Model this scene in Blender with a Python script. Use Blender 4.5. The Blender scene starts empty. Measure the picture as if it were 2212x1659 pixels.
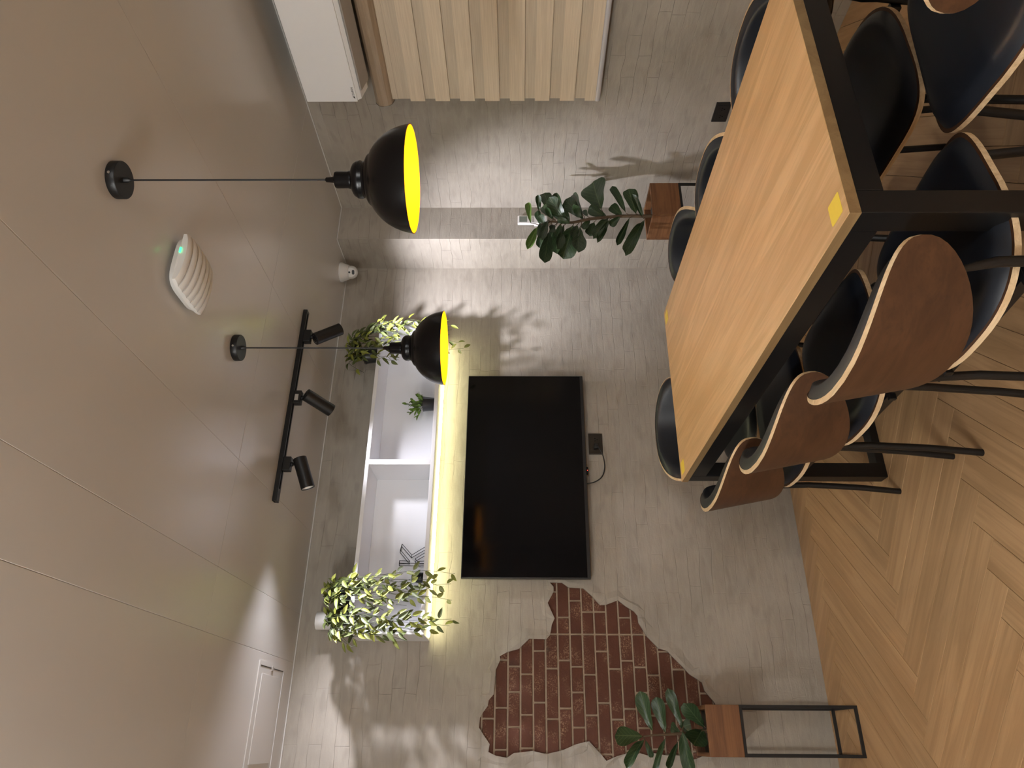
import bpy, bmesh, math, random
from mathutils import Vector, Matrix
random.seed(7)
SC = bpy.context.scene
COL = SC.collection
# ------------------------------------------------------------------ camera (photo is a phone picture lying on its side)
FPX, YAW, PITCH, ROLL, CAMH = 1529.58, 0.46830, 0.01194, 0.002026, 1.3658
_F = Vector((math.sin(YAW)*math.cos(PITCH), math.cos(YAW)*math.cos(PITCH), math.sin(PITCH)))
_R0 = Vector((math.cos(YAW), -math.sin(YAW), 0)); _U0 = _R0.cross(_F)
_R = math.cos(ROLL)*_R0 + math.sin(ROLL)*_U0
_U = -math.sin(ROLL)*_R0 + math.cos(ROLL)*_U0
cam_d = bpy.data.cameras.new('camera'); cam = bpy.data.objects.new('camera', cam_d); COL.objects.link(cam)
cam_d.sensor_fit = 'HORIZONTAL'; cam_d.sensor_width = 36.0; cam_d.lens = FPX*36.0/2212.0
cam_d.clip_start = 0.02
_cx, _cy, _cz = -_U, _R, -_F
cam.matrix_world = Matrix(((_cx.x, _cy.x, _cz.x, 0), (_cx.y, _cy.y, _cz.y, 0), (_cx.z, _cy.z, _cz.z, CAMH), (0, 0, 0, 1)))
SC.camera = cam
# ------------------------------------------------------------------ world, exposure
SC.view_settings.view_transform = 'Standard'; SC.view_settings.look = 'None'
SC.view_settings.gamma = 1.0; SC.view_settings.exposure = 0.13
SC.view_settings.use_curve_mapping = False
SC.cycles.max_bounces = 6; SC.cycles.diffuse_bounces = 4; SC.cycles.glossy_bounces = 3; SC.cycles.transmission_bounces = 1; SC.cycles.volume_bounces = 0
SC.cycles.use_light_tree = False; SC.cycles.caustics_reflective = False; SC.cycles.caustics_refractive = False
W = bpy.data.worlds.new('world'); SC.world = W; W.use_nodes = True
W.node_tree.nodes['Background'].inputs[0].default_value = (0.9, 0.85, 0.8, 1)
W.node_tree.nodes['Background'].inputs[1].default_value = 0.02
# light levels (watts) used by the lamps built below
E_TUBE, P_PEND, P_SPOT_A, P_SPOT_B, P_SPOT_C, E_LED = 164.0, 4.0, 112.0, 15.5, 135.0, 40.0
# ------------------------------------------------------------------ room dimensions
D, R, H = 3.4533, 2.7427, 2.4           # television wall plane y, right wall plane x, ceiling height
XC, YF = 2.518, 3.175                   # pillar left face x, pillar front y
XL, YB = -2.2, -4.6                     # far side of the room behind and left of the camera

def ray(X, Y):
    return _F + _R*(((1659-Y)-829.5)/FPX) - _U*((X-1106)/FPX)
def at(X, Y, x=None, y=None, z=None):
    d = ray(X, Y); o = Vector((0, 0, CAMH))
    t = x/d.x if x is not None else (y/d.y if y is not None else (z-CAMH)/d.z)
    return o + d*t
# ------------------------------------------------------------------ mesh helpers
class MB:
    def __init__(s): s.v = []; s.f = []; s.m = []
    def add(s, vs, fs, mi=0):
        o = len(s.v); s.v += [tuple(v) for v in vs]
        for f in fs: s.f.append(tuple(o+i for i in f)); s.m.append(mi)
        return s
    def box(s, lo, hi, mi=0, M=None):
        x0, y0, z0 = lo; x1, y1, z1 = hi
        vs = [Vector(p) for p in ((x0,y0,z0),(x1,y0,z0),(x1,y1,z0),(x0,y1,z0),(x0,y0,z1),(x1,y0,z1),(x1,y1,z1),(x0,y1,z1))]
        if M is not None: vs = [M @ v for v in vs]
        return s.add(vs, [(0,3,2,1),(4,5,6,7),(0,1,5,4),(1,2,6,5),(2,3,7,6),(3,0,4,7)], mi)
    def bbox(s, lo, hi, b=0.003, mi=0, M=None):
        """box with chamfered edges"""
        x0,y0,z0 = lo; x1,y1,z1 = hi
        bm = bmesh.new()
        bmesh.ops.create_cube(bm, size=1)
        for v in bm.verts: v.co = Vector(((x0+x1)/2+v.co.x*(x1-x0), (y0+y1)/2+v.co.y*(y1-y0), (z0+z1)/2+v.co.z*(z1-z0)))
        bmesh.ops.bevel(bm, geom=list(bm.edges), offset=b, segments=2, affect='EDGES', profile=0.6)
        bm.verts.ensure_lookup_table(); bm.verts.index_update()
        vs = [v.co.copy() for v in bm.verts]; fs = [[v.index for v in f.verts] for f in bm.faces]; bm.free()
        if M is not None: vs = [M @ v for v in vs]
        return s.add(vs, fs, mi)
    def tube(s, pts, r, n=10, mi=0, cap=True):
        pts = [Vector(p) for p in pts]; rs = r if isinstance(r, (list, tuple)) else [r]*len(pts)
        rings = []; up = None
        for i, p in enumerate(pts):
            t = (pts[min(i+1, len(pts)-1)] - pts[max(i-1, 0)]).normalized()
            if up is None: up = t.orthogonal().normalized()
            a = (up - t*up.dot(t))
            a = a.normalized() if a.length > 1e-6 else t.orthogonal().normalized()
            up = a; b = t.cross(a)
            rings.append([p + (a*math.cos(k*2*math.pi/n) + b*math.sin(k*2*math.pi/n))*rs[i] for k in range(n)])
        vs = [v for ring in rings for v in ring]; fs = []
        for i in range(len(pts)-1):
            for k in range(n):
                fs.append((i*n+k, i*n+(k+1)%n, (i+1)*n+(k+1)%n, (i+1)*n+k))
        if cap: fs.append(tuple(reversed(range(n)))); fs.append(tuple((len(pts)-1)*n+k for k in range(n)))
        return s.add(vs, fs, mi)
    def lathe(s, prof, c=(0,0,0), n=40, mi=0, M=None):
        vs = []; fs = []; c = Vector(c)
        for r, z in prof:
            for k in range(n):
                a = k*2*math.pi/n; vs.append(Vector((max(r, 1e-4)*math.cos(a), max(r, 1e-4)*math.sin(a), z)))
        vs = [((M @ v) if M is not None else v) + c for v in vs]
        for i in range(len(prof)-1):
            for k in range(n):
                fs.append((i*n+k, i*n+(k+1)%n, (i+1)*n+(k+1)%n, (i+1)*n+k))
        return s.add(vs, fs, mi)
    def mesh(s, name, mats, smooth=False, ang=40):
        me = bpy.data.meshes.new(name); me.from_pydata(s.v, [], s.f)
        for m in (mats if isinstance(mats, (list, tuple)) else [mats]): me.materials.append(m)
        for p, mi in zip(me.polygons, s.m): p.material_index = mi
        if smooth:
            me.polygons.foreach_set('use_smooth', [True]*len(me.polygons))
            try: me.set_sharp_from_angle(angle=math.radians(ang))
            except Exception: pass
        me.update(); return me
    def build(s, name, mats, parent=None, smooth=False, ang=40, loc=None):
        o = bpy.data.objects.new(name, s.mesh(name, mats, smooth, ang)); COL.objects.link(o)
        if parent is not None: o.parent = parent
        if loc is not None: o.location = loc
        return o
def thing(name, label, cat, loc=(0,0,0), rz=0, group=None):
    o = bpy.data.objects.new(name, None); COL.objects.link(o); o.empty_display_size = 0.05
    o.location = loc; o.rotation_euler = (0, 0, rz); tag(o, label, cat, group); return o
def tag(o, label, cat=None, group=None, kind=None):
    o['label'] = label
    if cat: o['category'] = cat
    if group: o['group'] = group
    if kind: o['kind'] = kind
    return o
def struct(o, label=None):
    o['kind'] = 'structure'
    if label: o['label'] = label
    return o
def obj(name, me, parent=None, M=None):
    o = bpy.data.objects.new(name, me); COL.objects.link(o)
    if parent is not None: o.parent = parent
    if M is not None: o.matrix_basis = M
    return o
def copy_tree(o, parent=None):
    c = o.copy(); COL.objects.link(c); c.parent = parent
    for ch in o.children: copy_tree(ch, c)
    return c
def lamp(name, kind, energy, color, parent, loc, rot=None, **kw):
    l = bpy.data.lights.new(name, kind); l.energy = energy; l.color = color
    for k, v in kw.items(): setattr(l, k, v)
    o = bpy.data.objects.new(name, l); COL.objects.link(o); o.parent = parent; o.location = loc
    if rot is not None: o.rotation_euler = rot
    return o
def aim(d):
    return Vector(d).to_track_quat('-Z', 'Y').to_euler()
# ------------------------------------------------------------------ materials
class NT:
    def __init__(s, name):
        s.m = bpy.data.materials.new(name); s.m.use_nodes = True; s.t = s.m.node_tree
        s.b = s.t.nodes['Principled BSDF']
    def n(s, typ, **kw):
        nd = s.t.nodes.new(typ)
        for k, v in kw.items():
            if k.startswith('i_'):
                key = k[2:]; key = int(key) if key.isdigit() else key.replace('_', ' ')
                nd.inputs[key].default_value = v
            else: setattr(nd, k, v)
        return nd
    def l(s, a, b): s.t.links.new(a, b)
    def mix(s, fac, c1, c2, blend='MIX'):
        nd = s.t.nodes.new('ShaderNodeMix'); nd.data_type = 'RGBA'; nd.blend_type = blend; nd.clamp_factor = True
        for sock, val in ((nd.inputs[0], fac), (nd.inputs[6], c1), (nd.inputs[7], c2)):
            if hasattr(val, 'is_linked'): s.l(val, sock)
            elif isinstance(val, (int, float)): sock.default_value = val
            else: sock.default_value = (*val, 1) if len(val) == 3 else val
        return nd.outputs[2]
    def math(s, op, a, b=0.0, clamp=False):
        nd = s.t.nodes.new('ShaderNodeMath'); nd.operation = op; nd.use_clamp = clamp
        for sock, val in ((nd.inputs[0], a), (nd.inputs[1], b)):
            if hasattr(val, 'is_linked'): s.l(val, sock)
            else: sock.default_value = val
        return nd.outputs[0]
    def noise(s, vec, scale, detail=3, rough=0.5, dist=0.0):
        nd = s.n('ShaderNodeTexNoise'); nd.inputs['Scale'].default_value = scale; nd.inputs['Detail'].default_value = detail
        nd.inputs['Roughness'].default_value = rough; nd.inputs['Distortion'].default_value = dist
        if vec is not None: s.l(vec, nd.inputs['Vector'])
        return nd.outputs['Fac']
    def ramp(s, fac, a, b, lo=0.0, hi=1.0):
        nd = s.n('ShaderNodeMapRange'); nd.clamp = True
        s.l(fac, nd.inputs[0]); nd.inputs[1].default_value = a; nd.inputs[2].default_value = b
        nd.inputs[3].default_value = lo; nd.inputs[4].default_value = hi
        return nd.outputs[0]
    def coord(s, kind='Object'): return s.n('ShaderNodeTexCoord').outputs[kind]
    def scale(s, vec, sc):
        nd = s.n('ShaderNodeMapping'); nd.inputs['Scale'].default_value = sc; s.l(vec, nd.inputs['Vector']); return nd.outputs[0]
    def swz(s, vec, order):
        sp = s.n('ShaderNodeSeparateXYZ'); s.l(vec, sp.inputs[0]); cb = s.n('ShaderNodeCombineXYZ')
        for i, ch in enumerate(order):
            if ch in 'XYZ': s.l(sp.outputs[ch], cb.inputs[i])
        return cb.outputs[0]
    def bump(s, h, strength=0.3, dist=0.01):
        nd = s.n('ShaderNodeBump'); nd.inputs['Strength'].default_value = strength; nd.inputs['Distance'].default_value = dist
        s.l(h, nd.inputs['Height']); s.l(nd.outputs[0], s.b.inputs['Normal']); return nd
    def col(s, c):
        if hasattr(c, 'is_linked'): s.l(c, s.b.inputs['Base Color'])
        else: s.b.inputs['Base Color'].default_value = (*c, 1)
        return s
    def set(s, **kw):
        for k, v in kw.items(): s.b.inputs[k.replace('_', ' ')].default_value = v
        return s
def plain(name, c, rough=0.5, metal=0.0, spec=0.5, vary=0.06, nscale=40):
    t = NT(name); t.set(Roughness=rough, Metallic=metal); t.b.inputs['Specular IOR Level'].default_value = spec
    f = t.noise(t.coord(), nscale, 2)
    c2 = tuple(min(1, x*(1+vary)) for x in c); c1 = tuple(x*(1-vary) for x in c)
    t.col(t.mix(f, c1, c2)); return t.m
def glow(name, c, e):
    t = NT(name); t.col(c); t.b.inputs['Emission Color'].default_value = (*c, 1); t.b.inputs['Emission Strength'].default_value = e
    return t.m
def plaster(name, order):
    """trowelled cement skim over coursed masonry: faint course lines, cracks, smudges"""
    t = NT(name); v = t.swz(t.coord(), order)
    wob = t.n('ShaderNodeTexNoise'); wob.inputs['Scale'].default_value = 5.0; wob.inputs['Detail'].default_value = 2; t.l(v, wob.inputs['Vector'])
    add = t.n('ShaderNodeMixRGB', blend_type='ADD'); add.inputs[0].default_value = 0.040
    t.l(v, add.inputs[1]); t.l(wob.outputs['Color'], add.inputs[2])
    br = t.n('ShaderNodeTexBrick'); t.l(add.outputs[0], br.inputs['Vector'])
    br.offset = 0.37; br.offset_frequency = 2; br.squash = 0.7; br.squash_frequency = 3
    for k, val in (('Scale', 1.0), ('Mortar Size', 0.0016), ('Mortar Smooth', 0.6), ('Brick Width', 0.33), ('Row Height', 0.0576), ('Bias', 0.0)):
        br.inputs[k].default_value = val
    br.inputs['Color1'].default_value = (0.35, 0.35, 0.35, 1); br.inputs['Color2'].default_value = (0.65, 0.65, 0.65, 1)
    mask = t.ramp(t.noise(v, 3.0, 2, 0.6), 0.47, 0.60)
    line = t.math('MULTIPLY', br.outputs['Fac'], mask)
    st = t.noise(t.scale(v, (3.0, 14.0, 3.0)), 3.0, 4, 0.6)
    blot = t.noise(v, 2.2, 3, 0.55)
    rect = t.noise(t.scale(v, (5.0, 13.0, 1.0)), 2.0, 1, 0.3)
    c = t.mix(t.ramp(blot, 0.32, 0.68), (0.300, 0.268, 0.226), (0.395, 0.357, 0.305))
    c = t.mix(t.ramp(st, 0.45, 0.75, 0, 0.35), c, (0.46, 0.42, 0.36))
    c = t.mix(t.ramp(rect, 0.57, 0.70, 0, 0.26), c, (0.205, 0.180, 0.148))
    c = t.mix(t.math('MULTIPLY', line, 0.45), c, (0.17, 0.15, 0.125))
    t.col(c); t.set(Roughness=0.62)
    fine = t.noise(v, 130, 1, 0.6)
    h = t.math('ADD', t.math('MULTIPLY', st, 0.55), t.math('MULTIPLY', fine, 0.10))
    h = t.math('ADD', h, t.math('MULTIPLY', br.outputs['Color'], 0.20))
    h = t.math('SUBTRACT', h, t.math('MULTIPLY', line, 0.55))
    t.bump(h, 0.55, 0.006); return t.m
def wood(name, a, b, dark, axis='X', sc=1.0, rough=0.45, rand=0.0, bumps=0.15, strip=0.0):
    """long-grained wood; grain runs along the object's axis"""
    t = NT(name); co = t.coord()
    if rand > 0:
        oi = t.n('ShaderNodeObjectInfo'); ad = t.n('ShaderNodeVectorMath', operation='ADD'); t.l(co, ad.inputs[0])
        ml = t.n('ShaderNodeMath', operation='MULTIPLY'); t.l(oi.outputs['Random'], ml.inputs[0]); ml.inputs[1].default_value = 37.0
        cb = t.n('ShaderNodeCombineXYZ')
        for i in range(3): t.l(ml.outputs[0], cb.inputs[i])
        t.l(cb.outputs[0], ad.inputs[1]); co = ad.outputs[0]
    s = {'X': (1.2, 16, 16), 'Y': (16, 1.2, 16), 'Z': (16, 16, 1.2)}[axis]
    g = t.noise(t.scale(co, tuple(k*sc for k in s)), 1.0, 4, 0.62, 1.2)
    fine = t.noise(t.scale(co, tuple(k*sc*(7 if k > 2 else 2.5) for k in s)), 1.0, 2, 0.6, 0.3)
    c = t.mix(t.ramp(g, 0.40, 0.60), a, b)
    c = t.mix(t.ramp(fine, 0.52, 0.78, 0, 0.45), c, dark)
    big = t.noise(t.scale(co, tuple(k*sc*0.35 for k in s)), 1.0, 2, 0.5)
    c = t.mix(t.ramp(big, 0.55, 0.75, 0, 0.45), c, dark)
    if strip > 0:
        wv = t.n('ShaderNodeTexWhiteNoise', noise_dimensions='1D'); sp = t.n('ShaderNodeSeparateXYZ'); t.l(co, sp.inputs[0])
        q = t.math('FLOOR', t.math('DIVIDE', sp.outputs['X' if axis == 'Y' else 'Y'], strip)); t.l(q, wv.inputs['W'])
        c = t.mix(t.math('MULTIPLY', wv.outputs['Value'], 0.30), c, dark)
    if rand > 0:
        hs = t.n('ShaderNodeHueSaturation'); t.l(c, hs.inputs['Color'])
        t.l(t.ramp(oi.outputs['Random'], 0, 1, 1-rand, 1+rand), hs.inputs['Value']); c = hs.outputs[0]
    t.col(c); t.set(Roughness=rough)
    t.bump(fine, bumps, 0.002); return t.m
M_WALLX = plaster('cement_plaster_facing_room', 'XZ_')
M_WALLY = plaster('cement_plaster_side', 'YZ_')
def ceiling_mat():
    t = NT('ceiling_paint'); co = t.coord()
    f = t.noise(co, 1.3, 3); t.col(t.mix(f, (0.565, 0.548, 0.523), (0.615, 0.598, 0.573))); t.set(Roughness=0.24); t.b.inputs['Specular IOR Level'].default_value = 0.6
    t.bump(t.noise(t.scale(co, (60, 4, 1)), 1.0, 3), 0.05, 0.004); return t.m
M_CEIL = ceiling_mat()
M_FLOOR = wood('oak_floor', (0.48, 0.295, 0.150), (0.385, 0.228, 0.110), (0.265, 0.143, 0.062), 'X', 1.0, 0.42, rand=0.07, bumps=0.06)
M_TABLE = wood('oak_laminate', (0.68, 0.445, 0.225), (0.545, 0.340, 0.155), (0.40, 0.230, 0.092), 'Y', 1.1, 0.40, bumps=0.05, strip=0.061)
M_TEDGE = wood('oak_edge_band', (0.30, 0.19, 0.085), (0.24, 0.145, 0.062), (0.18, 0.105, 0.045), 'Y', 1.0, 0.5, bumps=0.05)
M_WALNUT = wood('walnut_veneer', (0.080, 0.033, 0.013), (0.056, 0.022, 0.008), (0.030, 0.011, 0.004), 'Y', 1.1, 0.52, bumps=0.05)
M_PLY = wood('birch_ply_edge', (0.78, 0.60, 0.38), (0.62, 0.44, 0.25), (0.36, 0.22, 0.11), 'Y', 2.0, 0.5, bumps=0.1)
M_CRATE = wood('stained_pine', (0.200, 0.088, 0.034), (0.135, 0.055, 0.021), (0.062, 0.024, 0.009), 'X', 1.6, 0.6, bumps=0.3)
M_NAVY = plain('navy_leatherette', (0.0085, 0.011, 0.017), 0.42, vary=0.15, nscale=220)
M_BLACK = plain('black_powder_coat', (0.0045, 0.0045, 0.005), 0.45, vary=0.1, nscale=150)
M_GLOSSB = plain('black_gloss_enamel', (0.003, 0.003, 0.0038), 0.25, spec=0.3, vary=0.05)
M_YELLOW = plain('yellow_enamel', (0.80, 0.36, 0.0), 0.5, spec=0.2, vary=0.02)
M_WHITE = plain('white_laminate', (0.78, 0.78, 0.80), 0.35, vary=0.015, nscale=5)
M_WPLAS = plain('white_plastic', (0.72, 0.71, 0.69), 0.35, vary=0.02)
M_ACW = plain('white_gloss_plastic', (0.88, 0.88, 0.88), 0.14, vary=0.01)
M_GREYP = plain('grey_plastic', (0.36, 0.33, 0.30), 0.4, vary=0.04)
M_DARKP = plain('dark_plastic', (0.014, 0.014, 0.015), 0.35)
M_SCREEN = plain('television_glass', (0.003, 0.003, 0.004), 0.10, spec=0.22, vary=0.02, nscale=3)
M_STEEL = plain('brushed_steel', (0.50, 0.48, 0.45), 0.35, metal=1.0)
M_BRONZE = plain('bronze_plate', (0.055, 0.045, 0.036), 0.35, metal=0.6)
M_MORTAR = plain('mortar', (0.42, 0.325, 0.235), 0.85, vary=0.15, nscale=60)
M_STICK = plain('yellow_sticker', (0.80, 0.60, 0.055), 0.45, vary=0.05)
M_SOIL = plain('soil', (0.022, 0.016, 0.010), 0.95, vary=0.4, nscale=90)
M_STEM = plain('brown_stem', (0.085, 0.052, 0.026), 0.7, vary=0.2)
M_GSTEM = plain('green_stem', (0.045, 0.060, 0.018), 0.6, vary=0.2)
M_VINYL = plain('silver_rail', (0.55, 0.53, 0.55), 0.22, vary=0.03)
def brick_mat():
    t = NT('red_brick'); co = t.coord(); oi = t.n('ShaderNodeObjectInfo')
    ad = t.n('ShaderNodeVectorMath', operation='ADD'); t.l(co, ad.inputs[0])
    cb = t.n('ShaderNodeCombineXYZ'); rr = t.math('MULTIPLY', oi.outputs['Random'], 19.0)
    for i in range(3): t.l(rr, cb.inputs[i])
    t.l(cb.outputs[0], ad.inputs[1]); v = ad.outputs[0]
    c = t.mix(t.noise(v, 18, 4), (0.075, 0.0225, 0.0105), (0.112, 0.036, 0.0165))
    dark = t.math('MULTIPLY', t.ramp(t.noise(v, 9, 2), 0.60, 0.72), t.ramp(oi.outputs['Random'], 0.55, 0.9))
    c = t.mix(dark, c, (0.040, 0.020, 0.013))
    eff = t.math('MULTIPLY', t.ramp(t.noise(v, 160, 3, 0.7), 0.50, 0.62), t.ramp(t.noise(v, 11, 2), 0.50, 0.66))
    c = t.mix(t.math('MULTIPLY', eff, 0.65), c, (0.42, 0.27, 0.17))
    t.col(c); t.set(Roughness=0.78); t.bump(t.noise(v, 90, 4, 0.6), 0.5, 0.003); return t.m
M_BRICK = brick_mat()
def fabric_mat(name, a, b):
    t = NT(name); co = t.coord()
    f = t.noise(t.scale(co, (1, 5, 260)), 1.0, 3, 0.6); g = t.noise(t.scale(co, (1, 2, 40)), 1.0, 2)
    c = t.mix(t.ramp(f, 0.3, 0.7), a, b); c = t.mix(t.ramp(g, 0.5, 0.8, 0, 0.25), c, tuple(x*0.7 for x in a))
    t.col(c); t.set(Roughness=0.75); t.bump(f, 0.2, 0.001); return t.m
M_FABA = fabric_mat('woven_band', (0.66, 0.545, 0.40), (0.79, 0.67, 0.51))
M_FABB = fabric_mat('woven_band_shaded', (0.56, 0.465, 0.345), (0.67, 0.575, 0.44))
M_CASS = wood('cassette_wrap', (0.40, 0.30, 0.205), (0.33, 0.245, 0.165), (0.25, 0.175, 0.11), 'Y', 2.0, 0.28, bumps=0.05)
def leaf_mat(name, a, b, vein, rough=0.38, rand=0.25, veins=7.0):
    t = NT(name); co = t.coord(); sp = t.n('ShaderNodeSeparateXYZ'); t.l(co, sp.inputs[0])
    ay = t.math('ABSOLUTE', sp.outputs['Y'])
    oi = t.n('ShaderNodeObjectInfo')
    c = t.mix(t.noise(co, 4, 3), a, b)
    mid = t.ramp(ay, 0.012, 0.03, 1, 0)
    ph = t.math('FRACT', t.math('MULTIPLY', t.math('SUBTRACT', sp.outputs['X'], t.math('MULTIPLY', ay, 0.8)), veins))
    sv = t.ramp(t.math('ABSOLUTE', t.math('SUBTRACT', ph, 0.5)), 0.03, 0.08, 0.75, 0)
    vv = t.math('MAXIMUM', mid, sv)
    c = t.mix(t.math('MULTIPLY', vv, 0.8), c, vein)
    hs = t.n('ShaderNodeHueSaturation'); t.l(c, hs.inputs['Color']); t.l(t.ramp(oi.outputs['Random'], 0, 1, 1-rand, 1+rand), hs.inputs['Value'])
    t.col(hs.outputs[0]); t.set(Roughness=rough); t.bump(t.math('SUBTRACT', 1.0, vv), 0.25, 0.02); return t.m
M_FIG = leaf_mat('fig_leaf', (0.016, 0.036, 0.014), (0.026, 0.054, 0.018), (0.075, 0.110, 0.045))
M_FIGY = leaf_mat('young_fig_leaf', (0.060, 0.115, 0.022), (0.085, 0.145, 0.032), (0.17, 0.23, 0.075))
M_TRAIL = leaf_mat('trailing_leaf', (0.110, 0.130, 0.016), (0.205, 0.215, 0.030), (0.30, 0.30, 0.07), 0.55, 0.45, 5)
M_TRAILD = leaf_mat('trailing_leaf_dark', (0.050, 0.070, 0.014), (0.085, 0.105, 0.020), (0.17, 0.18, 0.05), 0.55, 0.4, 5)
M_SHRUB = leaf_mat('shrub_leaf', (0.080, 0.170, 0.020), (0.15, 0.26, 0.035), (0.26, 0.36, 0.08), 0.38, 0.45, 5)
M_LENS = glow('lamp_lens', (1.0, 0.95, 0.90), 25.0)
M_BULB = glow('lamp_bulb', (1.0, 0.80, 0.50), 14.0)
M_LEDS = glow('led_strip_glow', (1.0, 0.96, 0.55), E_LED)
M_TUBE = glow('tube_diffuser', (0.955, 0.965, 0.95), E_TUBE)
M_GREENLED = glow('green_indicator', (0.05, 1.0, 0.30), 2.2)
M_REDLED = glow('red_indicator', (1.0, 0.08, 0.05), 1.5)
# ------------------------------------------------------------------ room shell
def clip_poly(P, x0, x1, y0, y1):
    for ax, lim, sg in ((0, x0, 1), (0, x1, -1), (1, y0, 1), (1, y1, -1)):
        out = []
        for i in range(len(P)):
            a, b = P[i], P[(i+1) % len(P)]
            da, db = sg*(a[ax]-lim), sg*(b[ax]-lim)
            if da >= 0: out.append(a)
            if (da >= 0) != (db >= 0):
                t = da/(da-db); out.append((a[0]+t*(b[0]-a[0]), a[1]+t*(b[1]-a[1])))
        P = out
        if len(P) < 3: return []
    return P
def build_floor():
    fl = struct(MB().box((XL-.1, YB-.1, -0.06), (R+.1, D+.1, -0.0125)).build('floor', plain('dark_subfloor', (.03, .018, .01), .9)), 'oak herringbone floor')
    w, L, q = 0.0977, 0.8513, 1/math.sqrt(2)
    ox, oy = 0.416, 2.708
    a = Vector((q, q)); b = Vector((q, -q)); g = 0.0007; ch = 0.0011; th = 0.012
    def plank_mesh(poly):
        # poly local (length along x), top chamfered
        n = len(poly); cx = sum(p[0] for p in poly)/n; cy = sum(p[1] for p in poly)/n
        def ins(p, d):
            r = math.hypot(p[0]-cx, p[1]-cy); return (p[0]-math.copysign(min(d, abs(p[0]-cx)), p[0]-cx), p[1]-math.copysign(min(d, abs(p[1]-cy)), p[1]-cy))
        vs = [(p[0], p[1], -th) for p in poly] + [(p[0], p[1], -ch*0.6) for p in poly] + [(*ins(p, ch), 0) for p in poly]
        fs = [tuple(2*n+i for i in range(n))]
        for k in range(2):
            for i in range(n): fs.append((k*n+i, k*n+(i+1) % n, (k+1)*n+(i+1) % n, (k+1)*n+i))
        return MB().add(vs, fs).mesh('plank', M_FLOOR)
    full = plank_mesh([(g, g), (L-g, g), (L-g, w-g), (g, w-g)])
    rest = MB()
    for s in range(-4, 8):
        for k in range(-70, 70):
            for fam in (0, 1):
                base = Vector((ox + k*w*math.sqrt(2), oy - s*L*math.sqrt(2)))
                if fam == 0: o2, ex, ey = base, a, b
                else: o2, ex, ey = base + b*w, b, a
                # local frame: x along plank, y across; keep right handed
                fl_ = ex.x*ey.y - ex.y*ey.x
                if fl_ < 0: o2 = o2 + ey*w; ey = -ey
                rect = [(g, g), (L-g, g), (L-g, w-g), (g, w-g)]
                wp = [tuple(o2 + ex*p[0] + ey*p[1]) for p in rect]
                cp = clip_poly(wp, XL, R-0.001, YB, D-0.001)
                if not cp: continue
                cxm = sum(p[0] for p in cp)/len(cp); cym = sum(p[1] for p in cp)/len(cp)
                whole = len(cp) == 4 and all(min(math.hypot(p[0]-t[0], p[1]-t[1]) for t in wp) < 1e-6 for p in cp)
                near = -0.75 < cxm and cym > 0.55
                Mx = Matrix(((ex.x, ey.x, 0, o2.x), (ex.y, ey.y, 0, o2.y), (0, 0, 1, 0), (0, 0, 0, 1)))
                if near:
                    if whole: me = full
                    else:
                        loc = [((Vector(p)-o2).dot(ex), (Vector(p)-o2).dot(ey)) for p in cp]
                        area = abs(sum(loc[i][0]*loc[(i+1) % len(loc)][1]-loc[(i+1) % len(loc)][0]*loc[i][1] for i in range(len(loc))))/2
                        if area < 2e-4: continue
                        me = plank_mesh(loc)
                    obj('plank', me, fl, Mx)
                else:
                    n = len(cp); rest.add([(p[0], p[1], 0) for p in cp] + [(p[0], p[1], -th) for p in cp],
                        [tuple(range(n))] + [(i, n+i, n+(i+1) % n, (i+1) % n) for i in range(n)])
    rm = rest.build('distant_planks', wood('oak_floor_far', (0.48, 0.295, 0.150), (0.385, 0.228, 0.110), (0.265, 0.143, 0.062), 'X', 1.0, 0.42), fl)
    rm['kind'] = 'stuff'
build_floor()

def build_ceiling():
    ce = struct(MB().box((XL-.1, YB-.1, H+0.010), (R+.1, D+.1, H+0.06)).build('ceiling', M_CEIL), 'painted board ceiling')
    xs = [XL, -1.10, 0.317, 0.530, 0.920, 1.690, R]
    ys = [YB, -2.4, 0.0, 2.437, D]
    for i in range(len(xs)-1):
        for j in range(len(ys)-1):
            z = H + random.uniform(0, 0.0003)
            x0, x1, y0, y1 = xs[i]+.0003, xs[i+1]-.0003, ys[j]+.0003, ys[j+1]-.0003; c = 0.0014
            vs = [(x0,y0,H+.010),(x1,y0,H+.010),(x1,y1,H+.010),(x0,y1,H+.010),
                  (x0,y0,z+.0006),(x1,y0,z+.0006),(x1,y1,z+.0006),(x0,y1,z+.0006),
                  (x0+c,y0+c,z),(x1-c,y0+c,z),(x1-c,y1-c,z),(x0+c,y1-c,z)]
            fs = [(8,11,10,9)] + [(a, 4+a, 4+(a+1) % 4, (a+1) % 4) for a in range(4)] + [(4+a, 8+a, 8+(a+1) % 4, 4+(a+1) % 4) for a in range(4)]
            MB().add(vs, fs).build('ceiling_panel', M_CEIL, ce)
build_ceiling()

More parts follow.
